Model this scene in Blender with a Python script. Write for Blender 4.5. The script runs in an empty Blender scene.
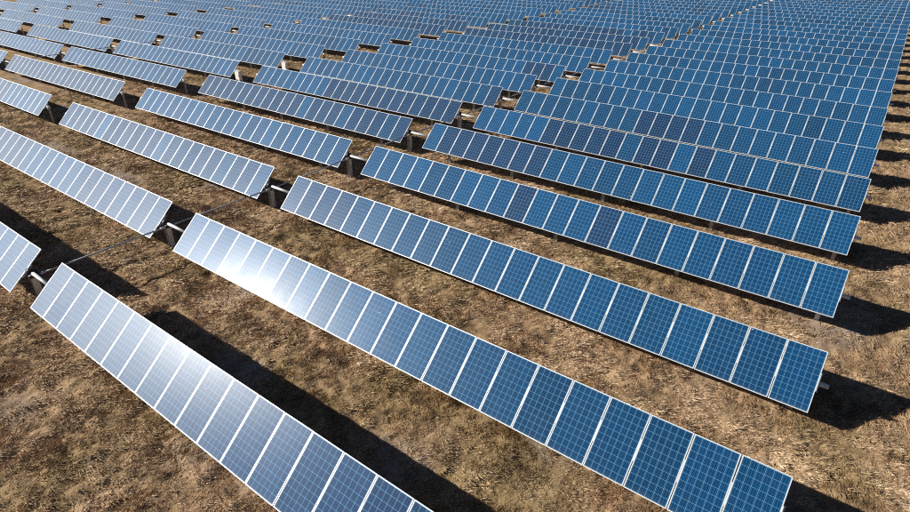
import bpy, math, random
import numpy as np
from mathutils import Vector, Matrix

random.seed(11)
rng = np.random.default_rng(11)
scene = bpy.context.scene
col = scene.collection

# ---------------------------------------------------------------- camera
ZC = 1.34                       # height of the panel centres above the ground
cam_d = bpy.data.cameras.new('camera')
cam_d.sensor_width = 36.0
cam_d.lens = 562.4 / 910.0 * 36.0
cam_d.clip_start = 0.1
cam_d.clip_end = 4000.0
cam = bpy.data.objects.new('camera', cam_d)
CAM = Vector((-0.984, -4.735, 10.348 + ZC))
YAW, PITCH = -0.6361, 0.5108
cam.location = CAM
cam.rotation_euler = (math.pi / 2 - PITCH, 0.0, -YAW)
col.objects.link(cam)
scene.camera = cam
scene.cycles.use_denoising = False
scene.cycles.pixel_filter_type = 'BLACKMAN_HARRIS'
scene.cycles.filter_width = 1.1

# ---------------------------------------------------------------- sky, sun, exposure
SUN_EL = math.radians(28.3)
SHADOW_AZ = math.radians(34.0)                  # shadows fall along +X turned towards +Y
to_sun = Vector((-math.cos(SUN_EL) * math.cos(SHADOW_AZ), -math.cos(SUN_EL) * math.sin(SHADOW_AZ), math.sin(SUN_EL)))
world = bpy.data.worlds.new('World')
scene.world = world
world.use_nodes = True
wn = world.node_tree.nodes
sky = wn.new('ShaderNodeTexSky')
sky.sky_type = 'NISHITA'
sky.sun_disc = False
sky.sun_elevation = SUN_EL
sky.sun_rotation = math.atan2(to_sun.x, to_sun.y)
sky.air_density = 0.35
sky.dust_density = 0.05
sky.ozone_density = 2.0
world.node_tree.links.new(sky.outputs[0], wn['Background'].inputs[0])
wn['Background'].inputs[1].default_value = 0.05
sun_d = bpy.data.lights.new('sun', 'SUN')
sun_d.energy = 5.0
sun_d.angle = math.radians(0.53)
sun_d.color = (1.0, 0.94, 0.84)
sun = bpy.data.objects.new('sun', sun_d)
sun.rotation_euler = to_sun.to_track_quat('Z', 'Y').to_euler()
sun.location = (-20, -20, 40)
col.objects.link(sun)
vs = scene.view_settings
vs.view_transform = 'Standard'
vs.look = 'None'
vs.exposure = 0.5
vs.gamma = 1.0
vs.use_curve_mapping = False

# ---------------------------------------------------------------- node helpers
def material(name):
    m = bpy.data.materials.new(name)
    m.use_nodes = True
    nt = m.node_tree
    return m, nt, nt.nodes['Principled BSDF']

class NB:
    """small wrapper to write node graphs in a line each"""
    def __init__(self, nt): self.nt = nt
    def node(self, typ, **kw):
        n = self.nt.nodes.new(typ)
        for k, v in kw.items(): setattr(n, k, v)
        return n
    def link(self, a, b): self.nt.links.new(a, b)
    def val(self, sock, v):
        if isinstance(v, bpy.types.NodeSocket): self.nt.links.new(v, sock)
        else: sock.default_value = v
    def math(self, op, a, b=0.0, c=0.0, clamp=False):
        n = self.node('ShaderNodeMath', operation=op, use_clamp=clamp)
        self.val(n.inputs[0], a); self.val(n.inputs[1], b); self.val(n.inputs[2], c)
        return n.outputs[0]
    def mix(self, f, a, b):
        n = self.node('ShaderNodeMix', data_type='RGBA')
        self.val(n.inputs[0], f); self.val(n.inputs[6], a); self.val(n.inputs[7], b)
        return n.outputs[2]
    def noise(self, vec, scale, detail=3.0, rough=0.55, dist=0.0):
        n = self.node('ShaderNodeTexNoise')
        self.link(vec, n.inputs['Vector'])
        n.inputs['Scale'].default_value = scale; n.inputs['Detail'].default_value = detail
        n.inputs['Roughness'].default_value = rough; n.inputs['Distortion'].default_value = dist
        return n.outputs[0]
    def step(self, v, lo, hi):
        n = self.node('ShaderNodeMapRange', interpolation_type='SMOOTHSTEP')
        self.val(n.inputs[0], v); n.inputs[1].default_value = lo; n.inputs[2].default_value = hi
        return n.outputs[0]
    def ramp(self, f, stops):
        n = self.node('ShaderNodeValToRGB')
        self.link(f, n.inputs[0])
        el = n.color_ramp.elements
        while len(el) < len(stops): el.new(0.5)
        for e, (p, c) in zip(el, stops): e.position = p; e.color = (*c, 1)
        return n.outputs[0]
    def mapping(self, vec, scale, rot=(0, 0, 0)):
        n = self.node('ShaderNodeMapping')
        self.link(vec, n.inputs[0]); n.inputs['Scale'].default_value = scale; n.inputs['Rotation'].default_value = rot
        return n.outputs[0]

PW, PH, PT = 0.982, 1.785, 0.038        # panel outline and frame depth
LIP = 0.021                             # frame lip seen from above
COLS, ROWS = 6, 10

# ---------------------------------------------------------------- materials
def make_cell_material():
    m, nt, bs = material('solar_cells')
    g = NB(nt)
    tc = g.node('ShaderNodeTexCoord').outputs['Object']
    sp = g.node('ShaderNodeSeparateXYZ'); g.link(tc, sp.inputs[0])
    info = g.node('ShaderNodeObjectInfo')
    cw = (PW - 2 * LIP - 0.012) / COLS
    ch = (PH - 2 * LIP - 0.020) / ROWS
    u = g.math('ADD', g.math('DIVIDE', sp.outputs[0], cw), COLS / 2)
    v = g.math('ADD', g.math('DIVIDE', sp.outputs[1], ch), ROWS / 2)
    fu, fv = g.math('FRACT', u), g.math('FRACT', v)
    du = g.math('MULTIPLY', g.math('SUBTRACT', 0.5, g.math('ABSOLUTE', g.math('SUBTRACT', fu, 0.5))), cw)
    dv = g.math('MULTIPLY', g.math('SUBTRACT', 0.5, g.math('ABSOLUTE', g.math('SUBTRACT', fv, 0.5))), ch)
    gap_u = g.math('LESS_THAN', du, 0.0042)
    gap_v = g.math('LESS_THAN', dv, 0.0034)
    corner = g.math('LESS_THAN', g.math('ADD', du, dv), 0.010)
    gap = g.math('MAXIMUM', g.math('MAXIMUM', gap_u, gap_v), corner)
    bb = g.math('ABSOLUTE', g.math('SUBTRACT', g.math('FRACT', g.math('MULTIPLY', fu, 3.0)), 0.5))
    bus = g.math('LESS_THAN', bb, 0.028)
    iu = g.math('FLOOR', u); iv = g.math('FLOOR', v)
    cid = g.node('ShaderNodeCombineXYZ')
    g.link(iu, cid.inputs[0]); g.link(iv, cid.inputs[1]); g.link(g.math('MULTIPLY', info.outputs['Random'], 91.0), cid.inputs[2])
    wn_ = g.node('ShaderNodeTexWhiteNoise', noise_dimensions='3D'); g.link(cid.outputs[0], wn_.inputs[0])
    vor = g.node('ShaderNodeTexVoronoi'); vor.inputs['Scale'].default_value = 70.0; g.link(tc, vor.inputs['Vector'])
    grain = g.node('ShaderNodeSeparateColor'); g.link(vor.outputs['Color'], grain.inputs[0])
    bright = g.math('ADD', 0.80, g.math('ADD', g.math('MULTIPLY', wn_.outputs[0], 0.22), g.math('MULTIPLY', grain.outputs[0], 0.22)))
    hsv = g.node('ShaderNodeHueSaturation'); g.link(info.outputs['Color'], hsv.inputs['Color']); g.link(bright, hsv.inputs['Value'])
    c = g.mix(g.math('MULTIPLY', bus, 0.55), hsv.outputs[0], (0.15, 0.28, 0.42, 1))
    c = g.mix(g.math('MULTIPLY', gap, 0.68), c, (0.16, 0.40, 0.63, 1))
    # thin film of dust, thicker towards the lower edge where rain leaves it
    geo = g.node('ShaderNodeNewGeometry').outputs['Position']
    dn = g.noise(geo, 2.2, 4.0)
    edge = g.step(sp.outputs[1], -PH / 2 + 0.16, -PH / 2 + 0.02)
    dust = g.math('ADD', g.math('MULTIPLY', g.step(dn, 0.45, 0.80), 0.014), g.math('MULTIPLY', g.math('MULTIPLY', edge, dn), 0.07))
    c = g.mix(g.math('ADD', dust, 0.002), c, (0.42, 0.37, 0.30, 1))
    off = g.node('ShaderNodeVectorMath', operation='ADD'); g.link(tc, off.inputs[0])
    jit = g.node('ShaderNodeCombineXYZ'); g.link(g.math('MULTIPLY', info.outputs['Random'], 53.0), jit.inputs[0]); g.link(g.math('MULTIPLY', info.outputs['Random'], 17.0), jit.inputs[1])
    g.link(jit.outputs[0], off.inputs[1])
    drop = g.node('ShaderNodeTexVoronoi'); drop.inputs['Scale'].default_value = 1.7; g.link(off.outputs[0], drop.inputs['Vector'])
    dc = g.node('ShaderNodeSeparateColor'); g.link(drop.outputs['Color'], dc.inputs[0])
    spot = g.math('MULTIPLY', g.math('LESS_THAN', drop.outputs['Distance'], 0.034), g.math('GREATER_THAN', dc.outputs[0], 0.80))
    c = g.mix(g.math('MULTIPLY', spot, 0.7), c, (0.55, 0.54, 0.50, 1))
    g.link(c, bs.inputs['Base Color'])
    bs.inputs['Roughness'].default_value = 0.52
    bs.inputs['Specular IOR Level'].default_value = 0.24
    bs.inputs['Specular Tint'].default_value = (0.16, 0.48, 1.0, 1.0)      # blue anti-reflective coating of the cells
    bs.inputs['Coat Weight'].default_value = 0.20
    bs.inputs['Coat IOR'].default_value = 1.42
    g.link(g.math('ADD', g.math('ADD', 0.225, g.math('MULTIPLY', info.outputs['Random'], 0.05)), g.math('MULTIPLY', dn, 0.11)), bs.inputs['Coat Roughness'])
    # prismatic solar glass: fine relief
    bn = g.node('ShaderNodeBump'); bn.inputs['Strength'].default_value = 0.06; bn.inputs['Distance'].default_value = 0.002
    g.link(g.noise(tc, 260.0, 1.0), bn.inputs['Height'])
    g.link(bn.outputs[0], bs.inputs['Coat Normal'])
    # the clear part of the glass surface gives a faint, tighter reflection
    gl = g.node('ShaderNodeBsdfGlossy'); gl.inputs['Color'].default_value = (0.0013, 0.0013, 0.0013, 1)
    g.link(g.math('ADD', 0.13, g.math('MULTIPLY', dn, 0.08)), gl.inputs['Roughness']); g.link(bn.outputs[0], gl.inputs['Normal'])
    ad = g.node('ShaderNodeAddShader'); g.link(bs.outputs[0], ad.inputs[0]); g.link(gl.outputs[0], ad.inputs[1])
    g.link(ad.outputs[0], nt.nodes['Material Output'].inputs['Surface'])
    return m

def make_metal(name, colr, rough, metallic, var=0.10, scale=9.0):
    m, nt, bs = material(name)
    g = NB(nt)
    geo = g.node('ShaderNodeNewGeometry').outputs['Position']
    n = g.noise(geo, scale, 4.0)
    k = g.math('ADD', 1.0 - var, g.math('MULTIPLY', n, 2 * var))
    h = g.node('ShaderNodeHueSaturation'); h.inputs['Color'].default_value = (*colr, 1); g.link(k, h.inputs['Value'])
    g.link(h.outputs[0], bs.inputs['Base Color'])
    g.link(g.math('ADD', rough - 0.08, g.math('MULTIPLY', n, 0.16)), bs.inputs['Roughness'])
    bs.inputs['Metallic'].default_value = metallic
    return m

MAT_CELL = make_cell_material()
MAT_FRAME = make_metal('anodised_frame', (0.70, 0.72, 0.74), 0.42, 0.25, 0.09)
MAT_BACK = make_metal('white_backsheet', (0.62, 0.63, 0.63), 0.6, 0.0, 0.05)
MAT_GALV = make_metal('galvanised_steel', (0.62, 0.64, 0.65), 0.40, 0.45, 0.16, 14.0)
MAT_TUBE = make_metal('bright_galvanised_tube', (0.62, 0.63, 0.64), 0.45, 0.15, 0.10, 14.0)
MAT_POST = make_metal('weathered_pile_steel', (0.42, 0.43, 0.40), 0.55, 0.4, 0.22, 10.0)
MAT_BLACK = make_metal('black_gear_housing', (0.025, 0.026, 0.028), 0.45, 0.0, 0.2)
MAT_SHAFT = make_metal('painted_drive_shaft', (0.52, 0.57, 0.61), 0.40, 0.25, 0.12)
MAT_WHITE = make_metal('white_cabinet_paint', (0.78, 0.78, 0.76), 0.45, 0.0, 0.05)

def make_ground_material():
    m, nt, bs = material('dry_grass_ground')
    g = NB(nt)
    pos = g.node('ShaderNodeNewGeometry').outputs['Position']
    big = g.noise(pos, 0.16, 4.0)
    mid = g.noise(pos, 0.9, 4.0, 0.6)
    st = g.noise(g.mapping(pos, (2.6, 0.55, 1.0), (0, 0, math.radians(12))), 2.2, 4.0, 0.65)
    fine = g.noise(pos, 14.0, 4.0, 0.7)
    fib = g.noise(g.mapping(pos, (9.0, 2.2, 1.0), (0, 0, math.radians(18))), 9.0, 3.0, 0.7)
    f = g.math('ADD', g.math('ADD', g.math('MULTIPLY', mid, 0.30), g.math('MULTIPLY', st, 0.30)), g.math('ADD', g.math('MULTIPLY', fine, 0.30), g.math('MULTIPLY', fib, 0.25)))
    c = g.ramp(f, [(0.41, (0.064, 0.042, 0.021)), (0.50, (0.223, 0.145, 0.078)), (0.59, (0.435, 0.294, 0.172)), (0.70, (0.681, 0.486, 0.310))])
    olive = g.ramp(f, [(0.41, (0.053, 0.038, 0.015)), (0.52, (0.193, 0.139, 0.061)), (0.68, (0.446, 0.329, 0.166))])
    c = g.mix(g.math('MULTIPLY', g.step(big, 0.47, 0.62), 0.6), c, olive)
    patch = g.step(g.noise(pos, 0.42, 3.0, 0.6), 0.50, 0.66)
    tuft = g.step(g.noise(pos, 2.1, 3.0, 0.6), 0.50, 0.68)
    c = g.mix(g.math('MULTIPLY', patch, 0.34), c, (0.120, 0.086, 0.044, 1))
    c = g.mix(g.math('MULTIPLY', tuft, 0.32), c, (0.080, 0.055, 0.028, 1))
    pale = g.step(g.noise(pos, 0.6, 4.0, 0.65), 0.60, 0.74)
    c = g.mix(g.math('MULTIPLY', pale, 0.40), c, (0.50, 0.40, 0.28, 1))
    bare_at = g.node('ShaderNodeAttribute', attribute_name='bare')
    soil = g.ramp(g.math('ADD', g.math('MULTIPLY', mid, 0.5), g.math('MULTIPLY', fine, 0.5)), [(0.35, (0.16, 0.115, 0.085)), (0.52, (0.34, 0.265, 0.21)), (0.68, (0.50, 0.42, 0.35))])
    bare = g.math('MULTIPLY', g.step(bare_at.outputs['Fac'], 0.25, 0.75), g.step(g.math('ADD', mid, g.math('MULTIPLY', fine, 0.4)), 0.36, 0.70))
    c = g.mix(bare, c, soil)
    g.link(c, bs.inputs['Base Color'])
    bs.inputs['Roughness'].default_value = 0.95
    bs.inputs['Specular IOR Level'].default_value = 0.1
    b1 = g.node('ShaderNodeBump'); b1.inputs['Strength'].default_value = 0.9; b1.inputs['Distance'].default_value = 0.05
    g.link(g.math('ADD', g.math('MULTIPLY', fine, 0.7), g.math('MULTIPLY', fib, 0.5)), b1.inputs['Height'])
    g.link(b1.outputs[0], bs.inputs['Normal'])
    return m

def make_grass_material():
    m, nt, bs = material('dry_grass_blades')
    g = NB(nt)
    pos = g.node('ShaderNodeNewGeometry').outputs['Position']
    t = g.node('ShaderNodeAttribute', attribute_name='tint').outputs['Fac']
    big = g.noise(pos, 0.16, 4.0)
    mid = g.noise(pos, 1.3, 3.0)
    f = g.math('ADD', g.math('MULTIPLY', t, 0.75), g.math('MULTIPLY', mid, 0.35))
    straw = g.ramp(f, [(0.12, (0.117, 0.073, 0.040)), (0.38, (0.388, 0.263, 0.155)), (0.66, (0.622, 0.451, 0.296)), (0.95, (0.823, 0.647, 0.461))])
    olive = g.ramp(f, [(0.12, (0.093, 0.067, 0.030)), (0.48, (0.340, 0.250, 0.118)), (0.90, (0.633, 0.490, 0.279))])
    c = g.mix(g.math('MULTIPLY', g.step(big, 0.47, 0.62), 0.6), straw, olive)
    patch = g.step(g.noise(pos, 0.42, 3.0, 0.6), 0.50, 0.66)
    tuft = g.step(g.noise(pos, 2.1, 3.0, 0.6), 0.50, 0.68)
    c = g.mix(g.math('MULTIPLY', patch, 0.34), c, (0.120, 0.086, 0.044, 1))
    c = g.mix(g.math('MULTIPLY', tuft, 0.32), c, (0.080, 0.055, 0.028, 1))
    pale = g.step(g.noise(pos, 0.6, 4.0, 0.65), 0.60, 0.74)
    c = g.mix(g.math('MULTIPLY', pale, 0.40), c, (0.50, 0.40, 0.28, 1))
    g.link(c, bs.inputs['Base Color'])
    bs.inputs['Roughness'].default_value = 0.8
    bs.inputs['Specular IOR Level'].default_value = 0.2
    return m

MAT_GROUND = make_ground_material()
MAT_GRASS = make_grass_material()

# ---------------------------------------------------------------- mesh helpers
class MB:
    def __init__(self): self.v = []; self.f = []; self.m = []
    def quad(self, *pts, mat=0):
        i = len(self.v); self.v += [tuple(p) for p in pts]; self.f.append(tuple(range(i, i + len(pts)))); self.m.append(mat)
    def box(self, x0, x1, y0, y1, z0, z1, mat=0):
        i = len(self.v)
        self.v += [(x, y, z) for z in (z0, z1) for y in (y0, y1) for x in (x0, x1)]
        for f in ((0, 2, 3, 1), (4, 5, 7, 6), (0, 1, 5, 4), (2, 6, 7, 3), (0, 4, 6, 2), (1, 3, 7, 5)):
            self.f.append(tuple(i + k for k in f)); self.m.append(mat)
    def tube(self, a, b, r, n=14, mat=0, r2=None):
        a, b = Vector(a), Vector(b); d = (b - a).normalized()
        s = d.orthogonal().normalized(); t = d.cross(s); r2 = r if r2 is None else r2
        i = len(self.v)
        for c, rr in ((a, r), (b, r2)):
            for k in range(n):
                w = 2 * math.pi * k / n
                self.v.append(tuple(c + rr * (math.cos(w) * s + math.sin(w) * t)))
        for k in range(n):
            k2 = (k + 1) % n
            self.f.append((i + k, i + k2, i + n + k2, i + n + k)); self.m.append(mat)
        self.f.append(tuple(i + n - 1 - k for k in range(n))); self.m.append(mat)
        self.f.append(tuple(i + n + k for k in range(n))); self.m.append(mat)
    def mesh(self, name, mats, smooth=False):
        me = bpy.data.meshes.new(name)
        me.from_pydata(self.v, [], self.f)
        for mt in mats: me.materials.append(mt)
        me.polygons.foreach_set('material_index', self.m)
        if smooth:
            me.polygons.foreach_set('use_smooth', [len(f) == 4 for f in self.f])
        me.update()
        return me

def link(name, data, parent=None, loc=(0, 0, 0), rot=(0, 0, 0)):
    o = bpy.data.objects.new(name, data)
    o.location = loc; o.rotation_euler = rot
    o.parent = parent
    col.objects.link(o)
    return o

def tag(o, label=None, category=None, group=None, kind=None):
    for k, v in (('label', label), ('category', category), ('group', group), ('kind', kind)):
        if v: o[k] = v
    return o

# ---------------------------------------------------------------- panel meshes (local: x along the row, y up the slope, z out of the glass)
def frame_into(mb, mat):
    ox, oy = PW / 2, PH / 2; ix, iy = ox - LIP, oy - LIP; b = 0.0015
    def ring(x, y, z): return [(-x, -y, z), (x, -y, z), (x, y, z), (-x, y, z)]
    loops = [ring(ox - 0.018, oy - 0.018, -PT), ring(ox, oy, -PT), ring(ox, oy, -b), ring(ox - b, oy - b, 0), ring(ix, iy, 0), ring(ix, iy, -0.006)]
    for A, B in zip(loops, loops[1:]):
        for k in range(4):
            k2 = (k + 1) % 4
            mb.quad(A[k], A[k2], B[k2], B[k], mat=mat)
def glass_into(mb, mt, mbk):
    ix, iy = PW / 2 - LIP + 0.006, PH / 2 - LIP + 0.006
    P = [(-ix, -iy, -0.004), (ix, -iy, -0.004), (ix, iy, -0.004), (-ix, iy, -0.004)]
    Q = [(x, y, -0.010) for x, y, z in P]
    mb.quad(*P, mat=mt)
    mb.quad(*reversed(Q), mat=mbk)
    for k in range(4):
        k2 = (k + 1) % 4; mb.quad(Q[k], Q[k2], P[k2], P[k], mat=mbk)
a = MB(); glass_into(a, 0, 1); ME_GLASS = a.mesh('solar_panel', [MAT_CELL, MAT_BACK])
a = MB(); frame_into(a, 0); ME_FRAME = a.mesh('frame', [MAT_FRAME])
a = MB(); glass_into(a, 0, 1); frame_into(a, 2); ME_PANEL_FAR = a.mesh('solar_panel', [MAT_CELL, MAT_BACK, MAT_FRAME])

# mounting rail under each joint: top-hat section 0.54 m long, clamped over the torque tube
def rail_into(mb, x):
    mb.box(x - 0.036, x + 0.036, -0.27, 0.27, -0.0445, -PT - 0.001)
    mb.box(x - 0.030, x + 0.030, -0.25, 0.25, -0.075, -0.0447)
a = MB(); rail_into(a, 0); a.box(-0.008, 0.008, -0.26, 0.26, -PT, -0.003); ME_RAIL = a.mesh('mounting_rail', [MAT_FRAME])
a = MB()
for k in range(23):
    rail_into(a, k - 11.0); a.box(k - 11 - 0.008, k - 11 + 0.008, -0.26, 0.26, -PT, -0.003)
ME_RAILS = a.mesh('mounting_rails', [MAT_FRAME])

TUBE_R, TUBE_D = 0.066, 0.142            # torque tube radius, depth under the glass
def tube_mesh(x0, x1, name='torque_tube'):
    mb = MB(); mb.tube((x0, 0, 0), (x1, 0, 0), TUBE_R, 18)
    return mb.mesh(name, [MAT_TUBE], True)
def ibeam(name, w, d, tf, tw, h, mat, extra=None):
    mb = MB()
    mb.box(-d / 2, -d / 2 + tf, -w / 2, w / 2, -0.45, h)
    mb.box(d / 2 - tf, d / 2, -w / 2, w / 2, -0.45, h)
    mb.box(-d / 2 + tf, d / 2 - tf, -tw / 2, tw / 2, -0.45, h - 0.002)
    if extra: extra(mb)
    return mb.mesh(name, [mat])
TUBE_Z = ZC - TUBE_D * math.cos(0.7557)   # world height of the tube
TUBE_DY = TUBE_D * math.sin(0.7557)
ME_POST = ibeam('post', 0.10, 0.15, 0.008, 0.007, TUBE_Z - 0.09, MAT_GALV)
ME_END_POST = ibeam('post', 0.12, 0.15, 0.008, 0.007, TUBE_Z - 0.09, MAT_POST)
ME_DRIVE_POST = ibeam('drive_post', 0.20, 0.21, 0.012, 0.010, TUBE_Z - 0.17, MAT_GALV)
a = MB(); a.tube((-0.035, 0, 0), (0.035, 0, 0), 0.112, 20); a.box(-0.055, 0.055, -0.10, 0.10, -0.115, -0.085)
ME_BEARING = a.mesh('bearing', [MAT_GALV], True)
a = MB()
a.tube((-0.09, 0, 0), (0.09, 0, 0), 0.155, 22); a.tube((-0.12, 0, 0), (0.12, 0, 0), 0.105, 20)
a.box(-0.10, 0.10, -0.12, 0.12, -0.20, -0.10)
a.tube((0.20, -0.17, -0.085), (0.20, 0.17, -0.085), 0.075, 14); a.box(0.07, 0.24, -0.09, 0.09, -0.15, -0.03)
ME_GEAR = a.mesh('gear_housing', [MAT_BLACK], True)
a = MB(); a.tube((0, 0, 0), (0.05, 0, 0), 0.085, 20); ME_CAP = a.mesh('tube_end_cap', [MAT_WHITE], True)

# ---------------------------------------------------------------- ground
def vnoise(x, y, seed):
    """smooth value noise, vectorised"""
    def h(i, j):
        n = (i.astype(np.int64) * 374761393 + j.astype(np.int64) * 668265263 + seed * 1274126177) & 0x7fffffff
        n = ((n ^ (n >> 13)) * 1274126177) & 0x7fffffff
        return ((n ^ (n >> 16)) & 0xffff) / 65535.0
    xi, yi = np.floor(x), np.floor(y); fx, fy = x - xi, y - yi
    fx, fy = fx * fx * (3 - 2 * fx), fy * fy * (3 - 2 * fy)
    return (h(xi, yi) * (1 - fx) + h(xi + 1, yi) * fx) * (1 - fy) + (h(xi, yi + 1) * (1 - fx) + h(xi + 1, yi + 1) * fx) * fy
def ground_z(x, y):
    xr = x * 0.978 - y * 0.208; yr = x * 0.208 + y * 0.978        # tracks run a little off the row normal
    z = 0.10 * (vnoise(x / 9, y / 9, 1) - 0.5) + 0.06 * (vnoise(x / 1.7, y / 1.7, 2) - 0.5)
    z = z + 0.110 * (vnoise(xr / 0.42, yr / 3.1, 3) - 0.5) + 0.085 * (vnoise(x / 0.37, y / 0.37, 4) - 0.5)
    z = z + 0.080 * (vnoise(xr / 0.17, yr / 0.30, 5) - 0.5)
    return z
BARE = [(-43.0, 7.6, 4.5, 1.5), (-45.5, 13.5, 4.0, 1.2), (-34.0, 8.0, 3.0, 1.0), (-6.0, 13.2, 2.0, 0.7), (-1.0, 7.0, 1.6, 1.2),
        (1.5, 1.5, 2.0, 1.0), (-14.5, 2.2, 1.6, 0.8), (-49.0, 19.0, 3.5, 1.0), (-50.0, 13.0, 6.0, 0.8)]
def bare_at(x, y):
    b = np.zeros_like(x)
    for cx, cy, rx, ry in BARE:
        d = ((x - cx) / rx) ** 2 + ((y - cy) / ry) ** 2
        b = np.maximum(b, np.exp(-d))
    b = np.maximum(b, 0.9 * np.clip(vnoise(x / 2.6, y / 2.6, 7) - 0.74, 0, 1) / 0.3)
    return np.clip(b, 0, 1)

def axis(lo, hi, step, far):
    n = int(round((hi - lo) / step))
    a = list(np.linspace(lo, hi, n + 1))
    def grow(x, sgn):
        s, out = step, []
        while abs(x) < far:
            s *= 1.05 if s < 0.45 else 1.3
            x += sgn * s; out.append(x)
        return out
    return np.array(grow(lo, -1)[::-1] + a + grow(hi, 1))
gx = axis(-33, 8, 0.085, 1500.0); gy = axis(-7, 26, 0.085, 1500.0)
GX, GY = np.meshgrid(gx, gy)
GZ = ground_z(GX, GY)
nx, ny = len(gx), len(gy)
verts = np.stack([GX.ravel(), GY.ravel(), GZ.ravel()], 1).astype(np.float32)
I = np.arange(nx * ny).reshape(ny, nx)
quads = np.stack([I[:-1, :-1], I[:-1, 1:], I[1:, 1:], I[1:, :-1]], -1).reshape(-1, 4).astype(np.int32)
def np_mesh(name, verts, faces, mat, smooth=True):
    me = bpy.data.meshes.new(name)
    nf, k = faces.shape
    me.vertices.add(len(verts)); me.vertices.foreach_set('co', verts.ravel())
    me.loops.add(nf * k); me.loops.foreach_set('vertex_index', faces.ravel())
    me.polygons.add(nf); me.polygons.foreach_set('loop_start', np.arange(0, nf * k, k, dtype=np.int32))
    me.polygons.foreach_set('use_smooth', np.full(nf, smooth))
    me.materials.append(mat)
    me.update(calc_edges=True)
    return me
me = np_mesh('ground', verts, quads, MAT_GROUND)
at = me.attributes.new('bare', 'FLOAT', 'POINT'); at.data.foreach_set('value', bare_at(GX.ravel(), GY.ravel()).astype(np.float32))
tag(link('ground', me), kind='structure')

# ---------------------------------------------------------------- trackers
TILT, PITCH_Y, GAP_A, GAP_B = 0.7557, 5.2637, 1.7577, 3.3564
DX = [-0.069, -0.045, 0.039, 0.051, -0.018, 0.025, 0.008, -0.008, -0.023]
DY = [0.102, -0.061, -0.048, -0.014, -0.004, -0.003, 0.019, 0.004, -0.037]
DZ = [[[0.007, 0.004], [0.0, -0.039]], [[-0.005, 0.008], [0.0, 0.028]], [[-0.017, -0.101], [-0.06, 0.019], [0.0, -0.039]],
      [[0.055, -0.022], [-0.017, 0.04], [-0.137, -0.011], [-0.07, -0.071]], [[0.088, -0.024], [0.086, 0.054], [-0.038, 0.047], [0.0, -0.028]],
      [[0.063, -0.062], [0.04, 0.05], [-0.001, 0.044], [-0.066, 0.001]], [[0.12, -0.033], [0.073, 0.09], [0.0, 0.07]],
      [[0.14, -0.023], [0.061, 0.09], [0.0, 0.062]], [[0.05, -0.033], [0.061, 0.05], [0.0, 0.065]]]
fw = Vector((math.sin(YAW) * math.cos(PITCH), math.cos(YAW) * math.cos(PITCH), -math.sin(PITCH)))
rt = Vector((math.cos(YAW), -math.sin(YAW), 0)); upv = rt.cross(fw)
def project(p):
    d = Vector(p) - CAM; z = d.dot(fw)
    if z < 0.5: return None
    return 455 + 562.4 * d.dot(rt) / z, 256 - 562.4 * d.dot(upv) / z, z
def seen(p, mx=25, my=25):
    q = project(p)
    return q is not None and -mx < q[0] < 910 + mx and -my < q[1] < 512 + my

def block_left(b):
    return -(22 * (b + 1) + GAP_A * math.ceil(b / 2) + GAP_B * (b // 2))
ORD = ['front-most', 'second', 'third', 'fourth', 'fifth', 'sixth', 'seventh', 'eighth', 'ninth', 'tenth', 'eleventh', 'twelfth', 'thirteenth',
       'fourteenth', 'fifteenth', 'sixteenth', 'seventeenth', 'eighteenth', 'nineteenth', 'twentieth', 'twenty-first', 'twenty-second',
       'twenty-third', 'twenty-fourth', 'twenty-fifth', 'twenty-sixth', 'twenty-seventh', 'twenty-eighth', 'twenty-ninth', 'thirtieth',
       'thirty-first', 'thirty-second', 'thirty-third', 'thirty-fourth']
COLUMN = ['right-hand array next to the bare field edge', 'middle array left of the wide gap', 'far left array in the top left corner', 'last array at the far upper left']
# how purple (dark polycrystalline batch) each row is, per block
PURPLE = {(0, 0): .93, (0, 1): .3, (1, 0): .0, (1, 1): .45, (2, 0): .05, (2, 1): .70, (3, 0): .30, (3, 1): .25, (4, 0): .55, (4, 1): .85, (5, 0): .50,
          (5, 1): .35, (2, 2): .8, (3, 2): .6, (11, 1): .8, (12, 1): .8, (13, 1): .6, (11, 2): .6, (12, 2): .7}
BLUE = np.array([0.0006, 0.050, 0.147]); DEEP = np.array([0.0008, 0.031, 0.090]); PURP = np.array([0.0060, 0.022, 0.071])
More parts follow.
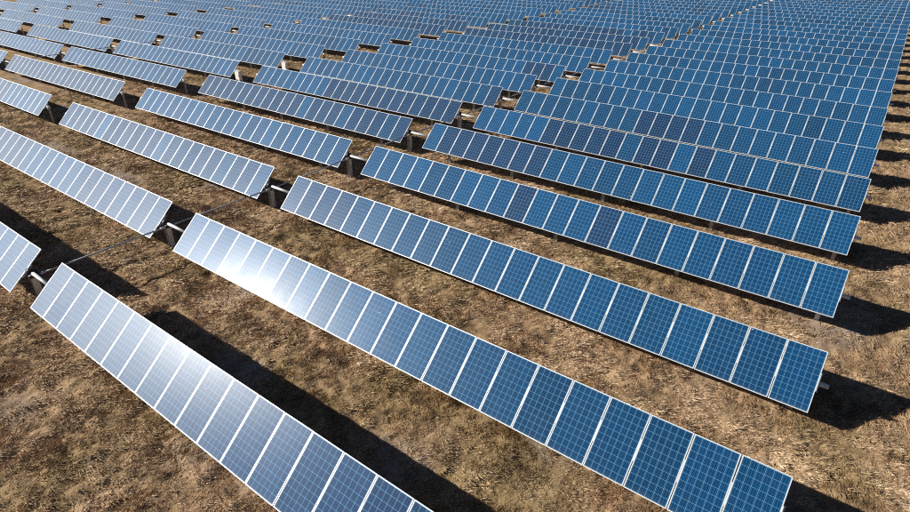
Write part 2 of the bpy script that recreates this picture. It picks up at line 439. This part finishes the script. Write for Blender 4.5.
# stretches of panels from the darker, more purple batch (first, last panel counted from the left)
RUNS = {(4, 0): (0, 8), (5, 0): (5, 14), (3, 0): (9, 13), (6, 0): (9, 12), (4, 1): (0, 21), (2, 1): (0, 21)}
ROWS_N = 31
counts = {}
drive_rows = {}
n_panels = 0
for r in range(ROWS_N):
    y = r * PITCH_Y + (DY[r] if r < len(DY) else random.uniform(-0.03, 0.03))
    dx = DX[r] if r < len(DX) else random.uniform(-0.03, 0.03)
    row_tilt = TILT + (random.uniform(-0.014, 0.014) if r > 3 else (-0.054, -0.030, 0.0, 0.0)[r])
    for pr in range(3):
        blocks = []
        for b in (2 * pr, 2 * pr + 1):
            xl = block_left(b) + dx
            if any(seen((xl + k, y, ZC)) for k in range(0, 23)): blocks.append(b)
        if not blocks: continue
        if pr == 2 and r > 12 and False: continue
        i = counts.get(pr, 0); counts[pr] = i + 1
        x_mid = block_left(2 * pr) + dx - GAP_A / 2
        root = link('solar_tracker', None, None, (x_mid, y, 0.0))
        root.empty_display_size = 0.3
        tag(root, '%s row of tilted blue panels in the %s' % (ORD[i], COLUMN[pr]), 'solar tracker', 'solar trackers in the ' + COLUMN[pr].split(' array')[0] + ' array')
        ends = {}
        for b in blocks:
            xl = block_left(b) + dx
            try: z0, z1 = DZ[r][b]
            except IndexError: z0, z1 = random.uniform(-.03, .03), random.uniform(-.03, .03)
            slope = math.atan2(z1 - z0, 22.0)
            xc = xl + 11.0; zc = ZC + (z0 + z1) / 2
            ends[b] = (z0, z1)
            tilt = row_tilt + random.uniform(-0.004, 0.004)
            near = (Vector((xc, y, 0)) - CAM).length < 46 or r < 4
            Rx = Matrix.Rotation(-slope, 4, 'Y') @ Matrix.Rotation(tilt, 4, 'X')
            eul = Rx.to_euler()
            cp = PURPLE.get((r, b), random.choice((0.0, 0.0, 0.0, 0.04, 0.12)))
            purple = random.random() < cp; tone = random.random()
            for k in range(22):
                xx = xl + 0.5 + k
                if r > 2 and not seen((xx, y, zc), 110, 110): continue
                if random.random() < 0.16: purple = random.random() < cp
                tone = 0.55 * tone + 0.45 * random.random()
                if (r, b) in RUNS: purple = RUNS[(r, b)][0] <= k <= RUNS[(r, b)][1] and random.random() < (0.45 if r == 3 else 0.82)
                base = PURP if purple else DEEP + (BLUE - DEEP) * min(1.0, max(0.0, 1.6 * tone - 0.3))
                c = base * (1 + random.uniform(-0.10, 0.10)) + np.array([0.001, 0.004, 0.008]) * random.uniform(-1, 1)
                p = link('solar_panel', ME_GLASS if near else ME_PANEL_FAR, root, (xx - x_mid, 0, zc + (xx - xc) * math.tan(slope)))
                p.rotation_euler = (eul.x + random.gauss(0, 0.0036), eul.y + random.gauss(0, 0.0036), eul.z)
                p.color = (max(c[0], .002), max(c[1], .01), max(c[2], .02), 1)
                n_panels += 1
                if near: link('frame', ME_FRAME, p)
            # rails
            if near and b < 2 and r < 4:
                for k in range(23):
                    if True:
                        link('mounting_rail', ME_RAIL, root, (xl + k - x_mid, 0, zc + (xl + k - xc) * math.tan(slope)), eul)
            else:
                tag(link('mounting_rails', ME_RAILS, root, (xc - x_mid, 0, zc), eul), kind='stuff')
            # torque tube of this wing, offset below the glass
            e0 = -11.0 - (0.30 if b % 2 else 0.0); e1 = 11.0 + (0.0 if b % 2 else (0.26 if pr == 0 else 0.30))
            link('torque_tube', tube_mesh(e0, e1), root, (xc - x_mid, TUBE_DY, zc - TUBE_D * math.cos(tilt)), (0, -slope, 0))
            # posts with bearings
            if b % 2 == 0: px = [0.42, 5.33, 10.66, 16.1, 20.5] if pr == 0 else [-0.2, 5.33, 10.66, 16.1, 20.5]
            else: px = [2.3, 7.4, 12.4, 17.0, 20.6]
            for d in px:
                xx = xl + 22 - d
                zz = z1 + (z0 - z1) * d / 22
                if not seen((xx, y, 0.6), 110, 110): continue
                link('post', ME_END_POST if d < 0 else ME_POST, root, (xx - x_mid, TUBE_DY, zz))
                link('bearing', ME_BEARING, root, (xx - x_mid, TUBE_DY, TUBE_Z + zz))
            if b == 2 or b == 4: link('tube_end_cap', ME_CAP, root, (xl + 22 + 0.30 - x_mid, TUBE_DY, TUBE_Z + z1))
        # the drive in the middle of the tracker
        xg0 = block_left(2 * pr + 1) + 22 + dx; xg1 = block_left(2 * pr) + dx
        zg = (ends[2 * pr][0] if 2 * pr in ends else 0.0)
        if seen((xg0, y, ZC), 40, 40):
            link('torque_tube', tube_mesh(xg0 - x_mid, xg1 - x_mid), root, (0, TUBE_DY, TUBE_Z + zg))
            link('drive_post', ME_DRIVE_POST, root, (xg0 + 0.14 - x_mid, TUBE_DY, zg))
            link('gear_housing', ME_GEAR, root, (xg0 + 0.14 - x_mid, TUBE_DY, TUBE_Z + zg))
            drive_rows.setdefault(pr, []).append((y + TUBE_DY, xg0 + 0.34, TUBE_Z + zg - 0.085))

# ---------------------------------------------------------------- drive shafts that link the rows
WHERE = ['long thin grey drive shaft linking the rows through the gap in the right-hand array',
         'long thin drive shaft linking the rows through the narrow gap in the middle array', 'drive shaft linking the rows of the far left array']
for pr, pts in drive_rows.items():
    pts.sort()
    root = link('drive_shaft', None, None, (pts[0][1], pts[0][0], 0))
    tag(root, WHERE[pr], 'drive shaft', 'drive shafts between the tracker rows')
    o = Vector((pts[0][1], pts[0][0], 0))
    for A, B in zip(pts, pts[1:]):
        if B[0] - A[0] > 6: continue
        a = Vector((A[1], A[0] + 0.17, A[2])) - o; b = Vector((B[1], B[0] - 0.17, B[2])) - o
        mb = MB(); mb.tube(a, b, 0.034, 12)
        mb.tube(a, a + (b - a).normalized() * 0.22, 0.052, 12); mb.tube(b - (b - a).normalized() * 0.22, b, 0.052, 12)
        link('shaft_section', mb.mesh('shaft_section', [MAT_SHAFT], True), root)

# ---------------------------------------------------------------- white combiner cabinets in the wide gap
def cabinet(x, y, label):
    root = link('combiner_cabinet', None, None, (x, y, 0))
    tag(root, label, 'electrical cabinet', 'white cabinets in the wide gap')
    mb = MB(); mb.box(-0.30, 0.30, -0.13, 0.13, 0.62, 1.36); mb.box(-0.32, 0.32, -0.16, 0.15, 1.361, 1.385)
    link('cabinet_body', mb.mesh('cabinet_body', [MAT_WHITE]), root)
    mb = MB(); mb.box(-0.27, 0.27, -0.146, -0.131, 0.66, 1.32)
    d = link('cabinet_door', mb.mesh('cabinet_door', [MAT_WHITE]), root)
    mb = MB(); mb.box(0.20, 0.23, -0.166, -0.147, 0.92, 1.04); link('handle', mb.mesh('handle', [MAT_BLACK]), d)
    for s in (-1, 1):
        mb = MB(); mb.box(-0.022, 0.022, -0.03, 0.03, -0.3, 1.30)
        link('leg', mb.mesh('leg', [MAT_GALV]), root, (s * 0.22, 0.162, 0))
    mb = MB(); mb.tube((0.1, 0.0, -0.2), (0.1, 0.0, 0.619), 0.03, 10); mb.tube((-0.08, 0, -0.2), (-0.08, 0, 0.619), 0.03, 10)
    link('conduit', mb.mesh('conduit', [MAT_GALV], True), root)
cabinet(-48.2, 5 * PITCH_Y - 0.35, 'white cabinet on legs in the wide gap, nearer of the two')
cabinet(-48.2, 6 * PITCH_Y - 0.35, 'white cabinet on legs in the wide gap, farther of the two')

# ---------------------------------------------------------------- dry grass
def in_view(x, y, mu=60, mv=60):
    d = np.stack([x - CAM.x, y - CAM.y, np.full_like(x, -CAM.z)], 1)
    z = d @ np.array(fw); u = 455 + 562.4 * (d @ np.array(rt)) / z; v = 256 - 562.4 * (d @ np.array(upv)) / z
    return (z > 1) & (u > -mu) & (u < 910 + mu) & (v > -mv) & (v < 512 + mv), np.sqrt((d ** 2).sum(1))
def scatter(x0, x1, y0, y1, dens):
    n = int((x1 - x0) * (y1 - y0) * dens)
    x = rng.uniform(x0, x1, n); y = rng.uniform(y0, y1, n)
    ok, dist = in_view(x, y)
    return x[ok], y[ok], dist[ok]
X1, Y1, D1 = scatter(-60, 12, -8, 60, 260)
keep = rng.random(len(X1)) < np.clip((15.0 / D1) ** 2.0, 0.015, 1.0)
bare = bare_at(X1, Y1)
clump = vnoise(X1 / 0.55, Y1 / 0.55, 21) * 0.6 + vnoise(X1 / 0.19, Y1 / 0.19, 22) * 0.4
keep &= (rng.random(len(X1)) < np.clip(clump * 1.9 - 0.25, 0.1, 1)) & (rng.random(len(X1)) > bare * 0.9)
X, Y, D, CL = X1[keep], Y1[keep], D1[keep], clump[keep]
NBL = 8
nt_ = len(X)
size = np.clip(D / 17.0, 0.85, 2.4) * (0.55 + 0.9 * CL)
bx = (X[:, None] + rng.normal(0, 0.05, (nt_, NBL)) * size[:, None]).ravel()
by = (Y[:, None] + rng.normal(0, 0.05, (nt_, NBL)) * size[:, None]).ravel()
bs_ = np.repeat(size, NBL)
n = len(bx)
ang = np.repeat(math.radians(78) + 2.6 * (vnoise(X / 1.3, Y / 1.3, 41) - 0.5), NBL) + rng.normal(0, 0.7, n)                 # blades mostly lie along the tracks
elev = np.radians(rng.uniform(2, 32, n))
length = rng.uniform(0.06, 0.17, n) * bs_
width = rng.uniform(0.003, 0.008, n) * np.clip(bs_, 1, 3)
bz = ground_z(bx, by) - 0.01
hx, hy = np.cos(ang), np.sin(ang)
V = np.empty((n, 4, 3), np.float32)
wx, wy = -hy * width, hx * width
V[:, 0] = np.stack([bx - wx, by - wy, bz], 1); V[:, 1] = np.stack([bx + wx, by + wy, bz], 1)
mx = bx + hx * length * 0.5 * np.cos(elev); my = by + hy * length * 0.5 * np.cos(elev); mz = bz + 0.01 + length * 0.5 * np.sin(elev)
V[:, 2] = np.stack([mx + wx * .7, my + wy * .7, mz], 1)
e2 = elev * 0.35
V[:, 3] = np.stack([mx + hx * length * .55 * np.cos(e2), my + hy * length * .55 * np.cos(e2), mz + length * .55 * np.sin(e2)], 1)
F = (np.arange(n)[:, None] * 4 + np.array([0, 1, 2, 3])[None]).astype(np.int32)
F = np.concatenate([(np.arange(n)[:, None] * 4 + np.array([0, 1, 2])[None]), (np.arange(n)[:, None] * 4 + np.array([0, 2, 3])[None])]).astype(np.int32)
me = np_mesh('dry_grass', V.reshape(-1, 3), F, MAT_GRASS, False)
tint = np.clip(rng.normal(0.50, 0.13, n) + np.repeat(rng.normal(0, 0.10, nt_) + 0.35 * (vnoise(X / 0.24, Y / 0.24, 31) - 0.5) + 0.35 * (vnoise(X / 0.9, Y / 0.9, 32) - 0.5), NBL), 0, 1)
at = me.attributes.new('tint', 'FLOAT', 'POINT'); at.data.foreach_set('value', np.repeat(tint, 4).astype(np.float32))
tag(link('dry_grass', me), 'short dry straw-coloured grass matted over the ground', 'grass', kind='stuff')
print('trackers', counts, 'panels', n_panels, 'tufts', nt_, 'tris', len(F))
